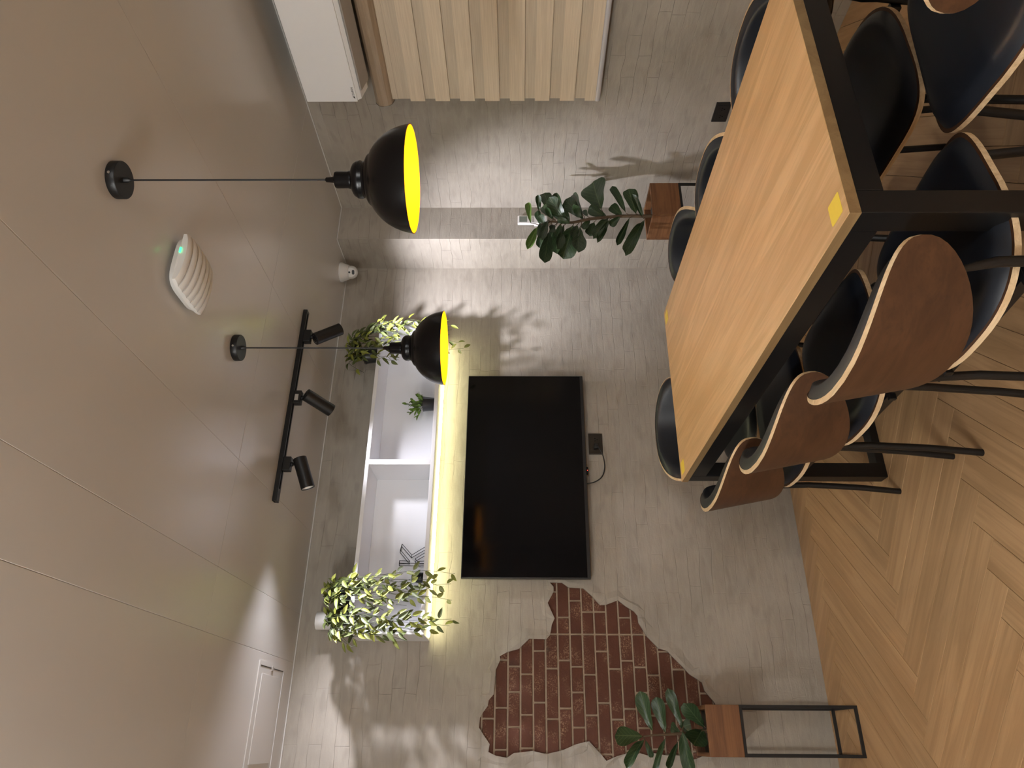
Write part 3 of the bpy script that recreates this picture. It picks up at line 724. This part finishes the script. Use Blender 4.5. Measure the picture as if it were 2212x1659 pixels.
# ------------------------------------------------------------------ zebra blind
def blind():
    t = thing('window_blind', 'wood-toned zebra roller blind on the right wall', 'blind', (R, 1.78, 0))
    y1 = .582; y0 = -.62
    xf = -.075
    prof = [(-.002, 1.962), (-.002, 2.046), (-.030, 2.052), (-.060, 2.047), (-.078, 2.032), (-.082, 2.010), (-.078, 1.988), (-.064, 1.972), (-.040, 1.964)]
    n = len(prof); m = MB()
    m.add([(x, y0-.01, z) for x, z in prof]+[(x, y1+.012, z) for x, z in prof], [tuple(reversed(range(n))), tuple(n+i for i in range(n))]+[(i, (i+1) % n, n+(i+1) % n, n+i) for i in range(n)])
    m.build('cassette', M_CASS, t)
    m = MB(); m.add([(x*1.02-.0005, y1+.0122, 2.008+(z-2.008)*1.03) for x, z in prof]+[(x*1.02-.0005, y1+.0155, 2.008+(z-2.008)*1.03) for x, z in prof], [tuple(reversed(range(n))), tuple(n+i for i in range(n))]+[(i, (i+1) % n, n+(i+1) % n, n+i) for i in range(n)])
    m.build('end_cap', M_STEEL, t)
    zt = 1.995; pitch = .1163; zb = 1.020
    z = at(866, 215, x=R-.05).z
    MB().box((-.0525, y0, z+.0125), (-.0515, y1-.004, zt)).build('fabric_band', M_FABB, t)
    k = 0
    while z > zb+.005:
        zs = z - pitch*.41; lo = max(zs, zb)
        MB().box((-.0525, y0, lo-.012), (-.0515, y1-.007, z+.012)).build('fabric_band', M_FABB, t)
        ze = max(z-pitch, zb)
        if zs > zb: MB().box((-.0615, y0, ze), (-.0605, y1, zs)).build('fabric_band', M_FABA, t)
        z -= pitch
    rp = [(-.054+.0095*math.cos(k*math.pi/8), .1*0+1.009+.0125*math.sin(k*math.pi/8)) for k in range(16)]
    n = 16; m = MB(); m.add([(x, y0, z) for x, z in rp]+[(x, y1+.003, z) for x, z in rp], [tuple(reversed(range(n))), tuple(n+i for i in range(n))]+[(i, (i+1) % n, n+(i+1) % n, n+i) for i in range(n)])
    m.build('bottom_rail', M_VINYL, t, True, 60)
blind()
# ------------------------------------------------------------------ sockets
def socket(name, label, loc, rz, plate, w=.116, h=.072):
    t = thing(name, label, 'socket', loc, rz)
    MB().bbox((-w/2, -.008, -h/2), (w/2, 0, h/2), .002).build('plate', plate, t)
    MB().bbox((-w*.36, -.0095, -h*.33), (w*.36, -.0078, h*.33), .0006).build('insert', M_DARKP if plate is M_DARKP else M_BRONZE, t)
    for sx in (-1, 1):
        m = MB()
        for px, pz in ((-.0065, .002), (.0065, .002), (0, -.009)): m.box((sx*.022+px-.0016, -.0100, pz-.0028), (sx*.022+px+.0016, -.0093, pz+.0028))
        m.build('pin_holes', M_GLOSSB, t)
    return t
socket('wall_socket', 'black double wall socket low on the right wall beside the table', (R, 2.483, .393), -math.pi/2, M_DARKP)
socket('wall_socket', 'bronze wall socket with a black plug below the television', (1.394, D, .973), 0, M_BRONZE)
# ------------------------------------------------------------------ television
def television():
    x0, x1, z0, z1 = .690, 1.764, 1.0318, 1.6455; cx = (x0+x1)/2
    t = thing('television', 'black flat television mounted on the cement wall', 'television', (cx, D, z0))
    hw, hh = (x1-x0)/2, z1-z0
    MB().bbox((-hw, -.062, 0), (hw, -.030, hh), .0015).build('cabinet', M_DARKP, t)
    MB().bbox((-hw*.6, -.031, .06), (hw*.6, -.004, hh*.72), .004).build('rear_housing', M_DARKP, t)
    MB().box((-.16, -.006, .2), (.16, 0, .42)).build('wall_bracket', M_STEEL, t)
    MB().box((-hw+.004, -.0632, .016), (hw-.004, -.0618, hh-.004)).build('screen', M_SCREEN, t)
    nb = MB().bbox((-.018, -.064, -.009), (.018, -.045, .002), .0015).build('sensor_pod', M_GLOSSB, t)
    MB().bbox((-.002, -.0646, -.0065), (.002, -.0638, -.0035), .0003).build('standby_light', M_REDLED, nb)
television()
def tv_cord():
    t = thing('power_cord', 'black power cord looping from the socket to the television', 'cord', (1.372, D, .973))
    MB().bbox((-.012, -.040, -.011), (.012, -.0102, .011), .003).build('plug', M_DARKP, t)
    ptsw = [(1.372, D-.040, .970), (1.350, D-.048, .958), (1.310, D-.046, .942), (1.255, D-.044, .936), (1.205, D-.044, .950), (1.175, D-.044, .985), (1.163, D-.042, 1.030), (1.160, D-.036, 1.075)]
    pts = [Vector(p)-Vector((1.372, D, .973)) for p in ptsw]
    # smooth
    sm = []
    for i in range(len(pts)-1):
        p0, p1, p2, p3 = pts[max(i-1, 0)], pts[i], pts[i+1], pts[min(i+2, len(pts)-1)]
        for k in range(6):
            u = k/6; sm.append(.5*((2*p1)+(p2-p0)*u+(2*p0-5*p1+4*p2-p3)*u*u+(3*p1-p0-3*p2+p3)*u**3))
    sm.append(pts[-1]); MB().tube(sm, .0032, 8).build('cable', M_DARKP, t, True)
tv_cord()
# ------------------------------------------------------------------ remote control in its holder
def remote():
    t = thing('remote_control', 'white air conditioner remote in a holder on the pillar front', 'remote', (2.636, YF, 1.30))
    MB().bbox((-.031, -.012, -.090), (.031, 0, -.010), .003).build('holder', M_WPLAS, t)
    b = MB().bbox((-.0275, -.026, -.085), (.0275, -.006, .083), .004).build('body', M_WPLAS, t)
    MB().box((-.020, -.0267, .030), (.020, -.0255, .074)).build('display', plain('remote_display', (.16, .18, .15), .3), b)
    for i in range(3):
        for j in range(2): MB().bbox((-.020+i*.014, -.0275, .008-j*.014), (-.009+i*.014, -.0258, .017-j*.014), .001).build('button', M_GREYP, b)
remote()
# ------------------------------------------------------------------ wall shelf with led strip
SX0, SX1, SZ0, SZ1, SY0 = .413, 2.005, 1.783, 2.116, 3.222
SDIV = 1.193
def shelf():
    t = thing('wall_shelf', 'white two-bay wall shelf lit from the track', 'shelf', (SX0, D, SZ0))
    ox = Vector((SX0, D, SZ0)); k = .018; b = .0012
    def P(nm, lo, hi): return MB().bbox(Vector(lo)-ox, Vector(hi)-ox, b).build(nm, M_WHITE, t)
    P('top_board', (SX0, SY0, SZ1-k), (SX1, D, SZ1)); P('bottom_board', (SX0, SY0, SZ0), (SX1, D, SZ0+k))
    P('side_board', (SX0, SY0, SZ0+k), (SX0+k, D, SZ1-k)); P('side_board', (SX1-k, SY0, SZ0+k), (SX1, D, SZ1-k))
    P('divider', (SDIV, SY0, SZ0+k), (SDIV+.026, D, SZ1-k))
    P('back_panel', (SX0+k, D-.006, SZ0+k), (SDIV, D-.001, SZ1-k)); P('back_panel', (SDIV+.026, D-.006, SZ0+k), (SX1-k, D-.001, SZ1-k))
    MB().box(Vector((SX0+.012, D-.064, SZ0-.006))-ox, Vector((SX1-.012, D-.054, SZ0-.0002))-ox).build('led_strip', M_LEDS, t)['label'] = 'glowing white LED strip'
shelf()
# wire letter K
def wire_letter():
    y0 = D-.035; t = thing('wire_letter', 'black wire outline letter K standing in the shelf', 'ornament', (.79, y0, SZ0+.018))
    def q(cx, cy): p = at(700+.16275*cx, 1050+.16275*cy, y=y0); return (p.x-.79, p.z-SZ0-.018)
    # stem left/right, arms (taken clockwise); lower ends run down to the shelf board
    A = [q(1000, 1022), q(1000, 990), q(1138, 997), q(1012, 845), q(1037, 768), q(1165, 915), q(1325, 818)]
    sl = q(1000, 1022)[0]; sr = q(1000, 990)[0]
    a1 = q(1165, 915); a2 = q(1325, 818); g = (a2[0]-a1[0])/(a2[1]-a1[1]); zb = .002
    tipR = (a1[0]+(zb-a1[1])*g, zb); b1 = q(1235, 1005); b2 = q(1325, 860)
    bb = q(1210, 965); tipL = (bb[0]+(zb-bb[1])*g, zb)
    out = A[:6] + [tipR, tipL, bb, q(1240, 1000), (sr, zb), (sl, zb)]
    dx, dz, dy = -.008, .004, .030
    m = MB(); w = .0014
    def P3(p, back): return (p[0]+(dx if back else 0), (dy*.8 if back else 0), p[1]+(dz if back and p[1] > .01 else 0))
    for back in (0, 1):
        for i in range(len(out)): m.tube([P3(out[i], back), P3(out[(i+1) % len(out)], back)], w, 6)
    m.build('outline_wire', M_BLACK, t)
    c = MB()
    for p in out: c.tube([P3(p, 0), P3(p, 1)], w, 6)
    c.build('cross_wire', M_BLACK, t)
wire_letter()
def lathe_thing(name, label, cat, prof, mat, loc, n=36):
    o = MB().lathe(prof, n=n).build(name, mat, None, True, 40); o.location = loc; tag(o, label, cat); return o
def black_jar():
    p = at(905, 1248, y=D-.10)
    t = thing('small_jar', 'small black jar in the left shelf bay behind trailing leaves', 'jar', (p.x, D-.10, SZ0+.018))
    MB().lathe([(0, 0), (.020, 0), (.024, .006), (.0245, .040), (.021, .052), (.016, .056), (.016, .060)], n=32).build('body', M_GLOSSB, t, True, 40)
    MB().lathe([(.0175, .059), (.0185, .060), (.0185, .068), (.016, .070), (0, .070)], n=32).build('lid', M_DARKP, t, True, 40)
black_jar()
def white_vase():
    p = at(690, 1341, y=D-.075)
    t = thing('white_vase', 'plain white cylinder vase on the shelf behind trailing leaves', 'vase', (p.x, D-.075, SZ1))
    MB().lathe([(0, 0), (.034, 0), (.036, .003), (.0405, .178), (.0395, .180), (.038, .178), (.034, .02), (0, .02)], n=40).build('body', M_WPLAS, t, True, 40)
white_vase()
# ------------------------------------------------------------------ leaves
def leaf_mesh(name, mat, shape, bend, fold, wave=0.0, nx=17, ny=5):
    """unit leaf: x 0..1 along the midrib, y across (-.5...5), bends down (-z)"""
    m = MB(); vs = []; rnd = random.Random(name)
    for i in range(nx):
        u = i/(nx-1); w = shape(u)
        for j in range(ny):
            v = -1+2*j/(ny-1)
            vs.append((u, .5*w*v, -bend*u*u + fold*abs(v)*w - fold*.3*w + wave*math.sin(u*9+v*2)*abs(v)))
    fs = [(i*ny+j, (i+1)*ny+j, (i+1)*ny+j+1, i*ny+j+1) for i in range(nx-1) for j in range(ny-1)]
    m.add(vs, fs); return m.mesh(name, mat, True, 180)
def fig_shape(u):
    T = ((0, .05), (.08, .20), (.2, .48), (.35, .62), (.5, .80), (.65, .97), (.78, 1.0), (.87, .94), (.93, .80), (.97, .58), (1, .12))
    for (a, b), (c, d) in zip(T[:-1], T[1:]):
        if u <= c: return b+(d-b)*(u-a)/(c-a)
    return .12
lance = lambda u: max(.02, 3.25*(u**.75)*((1-u)**.95))
FIG = [leaf_mesh('leaf', M_FIG, fig_shape, b, f, w) for b, f, w in ((.10, .07, .02), (.26, .11, .03), (-.06, .12, .02), (.18, .05, .035))]
FIGY = [leaf_mesh('leaf', M_FIGY, fig_shape, b, f, w) for b, f, w in ((.10, .10, .02), (.22, .16, .02))]
TRL = [leaf_mesh('leaf', mt, lance, b, f, .01, 6, 3) for mt in (M_TRAIL, M_TRAILD) for b, f in ((.15, .10), (.35, .15))]
SHR = [leaf_mesh('leaf', M_SHRUB, lance, b, f, 0, 6, 3) for b, f in ((.2, .10), (.4, .12))]
def leaf_M(base, tip, width, nrm, bendfix=True):
    base, tip = Vector(base), Vector(tip); x = tip-base; L = x.length; x = x/L
    n = Vector(nrm); n = n-x*n.dot(x); n = n.normalized() if n.length > 1e-4 else x.orthogonal().normalized()
    y = n.cross(x)
    S = Matrix(((x.x*L, y.x*width, n.x*L, base.x), (x.y*L, y.y*width, n.y*L, base.y), (x.z*L, y.z*width, n.z*L, base.z), (0, 0, 0, 1)))
    return S
def put_leaf(parent, me, base, tip, width, nrm):
    return obj('leaf', me, parent, Matrix.Translation(-Vector(parent.location)) @ leaf_M(base, tip, width, nrm))
# ------------------------------------------------------------------ planter stands
def planter(label, x0, x1, y0, y1, ztop, hbox):
    t = thing('planter_stand', label, 'planter', ((x0+x1)/2, (y0+y1)/2, 0)); hx, hy = (x1-x0)/2, (y1-y0)/2
    zb = ztop-hbox; s = .011; k = .016
    bx = MB().bbox((-hx, -hy, zb), (hx, -hy+k, ztop), .0025).build('crate_board', M_CRATE, t)
    MB().bbox((-hx, hy-k, zb), (hx, hy, ztop), .0025).build('crate_board', M_CRATE, t)
    o = MB().bbox((-hy+k, -.008, zb), (hy-k, .008, ztop-.001), .0025).build('crate_board', M_CRATE, t); o.matrix_basis = Matrix.Translation((-hx+.008, 0, 0)) @ Matrix.Rotation(math.pi/2, 4, 'Z')
    o = MB().bbox((-hy+k, -.008, zb), (hy-k, .008, ztop-.001), .0025).build('crate_board', M_CRATE, t); o.matrix_basis = Matrix.Translation((hx-.008, 0, 0)) @ Matrix.Rotation(math.pi/2, 4, 'Z')
    MB().box((-hx+k, -hy+k, zb+.004), (hx-k, hy-k, ztop-.035)).build('soil', M_SOIL, t)
    for sx in (-1, 1):
        for sy in (-1, 1):
            a = sx*(hx-s/2); b = sy*(hy-s/2)
            MB().box((a-s/2, b-s/2, 0), (a+s/2, b+s/2, zb)).build('leg', M_BLACK, t)
    for sy in (-1, 1):
        b = sy*(hy-s/2)
        for z in (0, zb-s): MB().box((-hx+s, b-s/2, z), (hx-s, b+s/2, z+s)).build('frame_bar', M_BLACK, t)
    for sx in (-1, 1):
        a = sx*(hx-s/2)
        for z in (0, zb-s): MB().box((a-s/2, -hy+s, z), (a+s/2, hy-s, z+s)).build('frame_bar', M_BLACK, t)
    return t
planter('low wooden crate planter on black frame before the brick patch', -.047, .1425, 3.162, 3.405, .614, .137)
FX0, FY0 = 2.372, 2.795
planter('tall wooden crate planter on black frame beside the pillar', FX0, FX0+.205, FY0, FY0+.205, .702, .146)
# ------------------------------------------------------------------ fiddle-leaf fig by the pillar
def fig_tree():
    cx, cy = FX0+.10, FY0+.10; zs = .667
    t = thing('fiddle_leaf_fig', 'tall dark-leaved fiddle-leaf fig growing beside the pillar', 'plant', (cx, cy, zs))
    s = .1537
    def q(a, b, y): return at(1100+s*a, 380+s*b, y=y)
    stem = [q(2060, 565, cy), q(1900, 565, cy), q(1600, 565, cy), q(1380, 580, cy), q(1140, 605, cy), q(900, 655, cy), q(780, 660, cy), q(600, 640, cy), q(430, 690, cy)]
    stem[0].z = zs-.01
    L0 = Vector(t.location)
    MB().tube([p-L0 for p in stem], [.009, .009, .0085, .008, .008, .007, .006, .005, .003], 9).build('stem', M_STEM, t, True)
    rnd = random.Random(11)
    LV = [(300,660,260,385,75,1),(395,720,285,945,95,1),(420,500,405,285,70,0),(440,690,380,500,80,0),(570,500,500,240,150,0),(800,650,590,350,160,0),(770,540,640,290,105,0),(1040,600,800,350,160,0),(1025,530,885,235,95,0),
          (1290,460,1130,70,330,0),(1380,590,1145,455,130,0),(1390,590,1230,745,110,0),(1100,570,1040,480,70,0),(1590,575,1430,410,120,0),(1560,570,1425,690,90,0),(1640,520,1460,145,95,0),(1780,530,1690,195,175,0),(1885,600,1765,300,75,0),
          (1690,590,1520,955,80,0),(1900,610,1680,950,140,0),(1410,610,1275,855,75,0),(890,700,790,1060,250,0),(990,730,960,1075,160,0),(700,690,620,980,110,0),(560,780,505,1145,150,0),(480,720,430,960,95,0),(720,680,690,880,110,0),
          (1190,650,1135,795,120,0),(540,620,470,830,90,0),(600,600,540,500,60,0),(640,690,560,790,90,0),(860,660,700,610,80,0),
          (620,600,470,420,110,0),(700,620,600,450,100,0),(500,680,430,560,90,0),(640,720,560,900,110,0),(760,700,720,960,110,0),(850,640,760,480,90,0),(950,690,900,880,110,0),(1020,600,930,470,80,0),(1130,610,1050,720,90,0),(480,640,400,760,80,0)]
    for i, (a, b, c, d, w, yng) in enumerate(LV):
        yb = cy + rnd.uniform(-.02, .02); yt = cy + rnd.uniform(-.10, .02)
        if d < 300: yt = cy+rnd.uniform(-.06, .05)
        B, T = q(a, b, yb), q(c, d, yt); W_ = w*s/FPX*3.70*1.22; T = B+(T-B)*1.08
        nrm = (-.65+rnd.uniform(-.35, .35), -.75, rnd.uniform(-.15, .45))
        me = (FIGY if yng else FIG)[i % (2 if yng else 4)]
        put_leaf(t, me, B, T, W_, nrm)
        # short leaf stalk back to the main stem
        best = min(stem, key=lambda p: abs(p.z-(B.z-.02)))
        k = min(range(len(stem)-1), key=lambda k: abs((stem[k].z+stem[k+1].z)/2-(B.z-.015)))
        f = 0 if abs(stem[k+1].z-stem[k].z) < 1e-5 else min(1, max(0, (B.z-.015-stem[k].z)/(stem[k+1].z-stem[k].z)))
        S_ = stem[k].lerp(stem[k+1], f)
        if (S_-B).length > .008: MB().tube([S_-L0, (S_*.4+B*.6)-L0+Vector((0, 0, -.004)), B-L0], .0018, 6).build('leaf_stalk', M_STEM, t, True)
fig_tree()
def fig_small():
    t = thing('fiddle_leaf_fig', 'young fiddle-leaf fig in the low planter before the bricks', 'plant', (.05, 3.283, .58))
    s = .11754; cy = 3.283; L0 = Vector(t.location)
    def q(a, b, y): return at(1300+s*a, 1480+s*b, y=y)
    stem = [Vector((.05, cy, .575)), q(1700, 900, cy), q(1450, 890, cy), q(1150, 910, cy), q(930, 920, cy), q(760, 945, cy)]
    MB().tube([p-L0 for p in stem], [.008, .007, .006, .005, .004, .003], 8).build('stem', M_STEM, t, True)
    LV = [(930,830,690,215,200,-.04),(1170,870,1000,270,190,-.02),(1490,800,1220,140,150,-.03),(740,940,255,920,240,-.05),(780,990,480,1325,150,-.10),(800,1010,910,1305,90,-.02),(1170,950,960,1520,90,-.09),(1400,1030,1240,1540,100,-.06),(1480,830,1560,1505,190,-.08),
          (1500,760,1620,720,190,-.02),(1880,760,1560,440,230,-.07),(1850,810,1680,1110,300,-.09),(1450,880,1250,760,150,.03),(1600,900,1500,650,160,.04)]
    rnd = random.Random(5)
    for i, (a, b, c, d, w, dy) in enumerate(LV):
        B, T = q(a, b, cy+rnd.uniform(-.01, .01)), q(c, d, cy+dy)
        put_leaf(t, FIG[(i*3+1) % 4], B, B+(T-B)*1.06, w*s/FPX*3.2*1.25, (rnd.uniform(-.5, .3), -1, .55))
        k = min(range(len(stem)), key=lambda k: (stem[k]-B).length); S_ = stem[k]
        if (S_-B).length > .006: MB().tube([S_-L0, B-L0], .0018, 6).build('leaf_stalk', M_STEM, t, True)
fig_small()
# ------------------------------------------------------------------ trailing plants on the shelf
def trailing(label, px, py, strands, seed, nleaf, wleaf=1.0, rise=.165):
    rnd = random.Random(seed)
    t = thing('trailing_plant', label, 'plant', (px, py, SZ1), 0, 'trailing plants on top of the wall shelf')
    MB().lathe([(0, 0), (.034, 0), (.036, .004), (.045, .078), (.048, .080), (.048, .088), (.043, .088), (.040, .070), (0, .070)], n=28).build('pot', M_DARKP, t, True, 40)
    L0 = Vector(t.location); paths = []
    for (ex, ez) in strands:                       # end point of each strand: x and height, it falls in front of the shelf
        yf = SY0 - rnd.uniform(.012, .06)
        st = Vector((px+rnd.uniform(-.02, .02), py+rnd.uniform(-.02, .015), SZ1+.075))
        top = Vector((st.x*.5+ex*.5, (py+yf)/2, SZ1+rnd.uniform(rise-.06, rise)))
        edge = Vector((st.x*.25+ex*.75, yf, SZ1+rnd.uniform(.0, .06)))
        end = Vector((ex, yf+rnd.uniform(-.03, .02), ez))
        if ez > SZ1-.02:
            pts = [st, top, Vector((ex, yf*.5+py*.5, ez))]
        else:
            pts = [st, top, edge]+[edge.lerp(end, k_)+Vector((rnd.uniform(-.018, .018), rnd.uniform(-.02, .008), 0)) for k_ in (.25, .5, .75)]+[end]
        sm = []
        for i in range(len(pts)-1):
            p0, p1, p2, p3 = pts[max(i-1, 0)], pts[i], pts[i+1], pts[min(i+2, len(pts)-1)]
            for k in range(6):
                u = k/6; sm.append(.5*((2*p1)+(p2-p0)*u+(2*p0-5*p1+4*p2-p3)*u*u+(3*p1-p0-3*p2+p3)*u**3))
        sm.append(pts[-1]); paths.append(sm)
        MB().tube([p-L0 for p in sm], [.0016*(1-.5*i/len(sm)) for i in range(len(sm))], 5).build('strand', M_GSTEM, t, True)
    tot = sum(sum((a-b).length for a, b in zip(p[:-1], p[1:])) for p in paths); step = tot/nleaf
    for p in paths:
        acc = rnd.uniform(0, step); side = 1
        for a, b in zip(p[:-1], p[1:]):
            L = (b-a).length; d = (b-a).normalized()
            while acc < L:
                base = a+d*acc; side = -side
                lat = Vector((side*rnd.uniform(.35, 1.0), rnd.uniform(-.75, .25), rnd.uniform(-.1, .35)))
                dirn = (d*rnd.uniform(.45, 1.0)+lat*.8).normalized()
                ln = rnd.uniform(.034, .058)*(.85 if base.z < SZ0 else 1.0); pet = base+dirn*.006
                tip = pet+dirn*ln
                if tip.z < SZ1+.004 and tip.y > SY0-.004: tip.y = SY0-.006
                if pet.y > SY0-.003 and pet.z < SZ1: pet.y = SY0-.005
                put_leaf(t, TRL[rnd.choice((0, 0, 1, 2, 3)) if base.z < SZ1 else rnd.choice((0, 1, 2, 3, 3))], pet, tip, rnd.uniform(.014, .020)*wleaf, (rnd.uniform(-.5, .5), -1, rnd.uniform(0, .8)))
                acc += step*rnd.uniform(.6, 1.4)
            acc -= L
def X_at(Y, y): return at(900, Y, y=y).x
yf = SY0-.03
def S(*l): return [(at(X, Y, y=yf).x, at(X, Y, y=yf).z) for X, Y in l]
p1 = at(790, 768, y=D-.12).x
trailing('variegated trailing plant in black pot at the shelf end by the pillar', p1, D-.12,
         S((975, 708), (1003, 760), (960, 690), (930, 700), (990, 735), (940, 745), (900, 690), (870, 720), (905, 765), (860, 775), (850, 785), (955, 720), (885, 745), (830, 695), (800, 725), (870, 700), (920, 730), (780, 790), (800, 700), (990, 700)), 21, 235)
p2 = at(735, 1287, y=D-.11).x; p3 = at(728, 1332, y=D-.10).x
trailing('yellow-green trailing plant in black pot, right of the white vase', p2, D-.11,
         S((985, 1245), (978, 1300), (960, 1270), (940, 1250), (900, 1250), (915, 1290), (890, 1280), (860, 1300), (880, 1310), (800, 1245), (975, 1262), (930, 1275), (720, 1240), (700, 1265), (850, 1255)), 22, 160, 1.0, .13)
trailing('yellow-green trailing plant in black pot, in front of the white vase', p3, D-.10,
         S((977, 1340), (970, 1350), (930, 1335), (910, 1370), (880, 1385), (895, 1360), (870, 1345), (860, 1375), (940, 1360), (830, 1320), (770, 1395), (745, 1390), (800, 1375), (705, 1370), (900, 1330)), 23, 160, 1.0, .115)
def shelf_shrub():
    p = at(925, 873, y=D-.10); rnd = random.Random(9)
    t = thing('potted_shrub', 'small bright green plant in a black pot inside the right bay', 'plant', (p.x, D-.10, SZ0+.018))
    MB().lathe([(0, 0), (.030, 0), (.0325, .003), (.0385, .066), (.0400, .072), (.038, .074), (.034, .062), (0, .062)], n=32).build('pot', M_DARKP, t, True, 40)
    L0 = Vector(t.location); c = L0+Vector((0, 0, .068))
    for k in range(17):
        a = k*2.399; el = rnd.uniform(.25, 1.35)
        d = Vector((math.cos(a)*math.cos(el), math.sin(a)*math.cos(el)*.8, math.sin(el))); ln = rnd.uniform(.045, .095)
        e = c+d*ln+Vector((0, 0, -.02*(1-math.sin(el))))
        if e.y > D-.02: e.y = D-.02
        MB().tube([c-L0, c.lerp(e, .5)+Vector((0, 0, .006))-L0, e-L0], .0012, 5).build('stem', M_GSTEM, t, True)
        for j in range(5):
            b = c.lerp(e, .45+.13*j); dd = (d+Vector((rnd.uniform(-1, 1), rnd.uniform(-1, .6), rnd.uniform(-.3, .8)))*.9).normalized()
            tp = b+dd*rnd.uniform(.022, .034)
            if tp.y > D-.012: tp.y = D-.014
            put_leaf(t, SHR[j % 2], b, tp, rnd.uniform(.011, .015), (rnd.uniform(-.5, .5), -1, .6))
shelf_shrub()
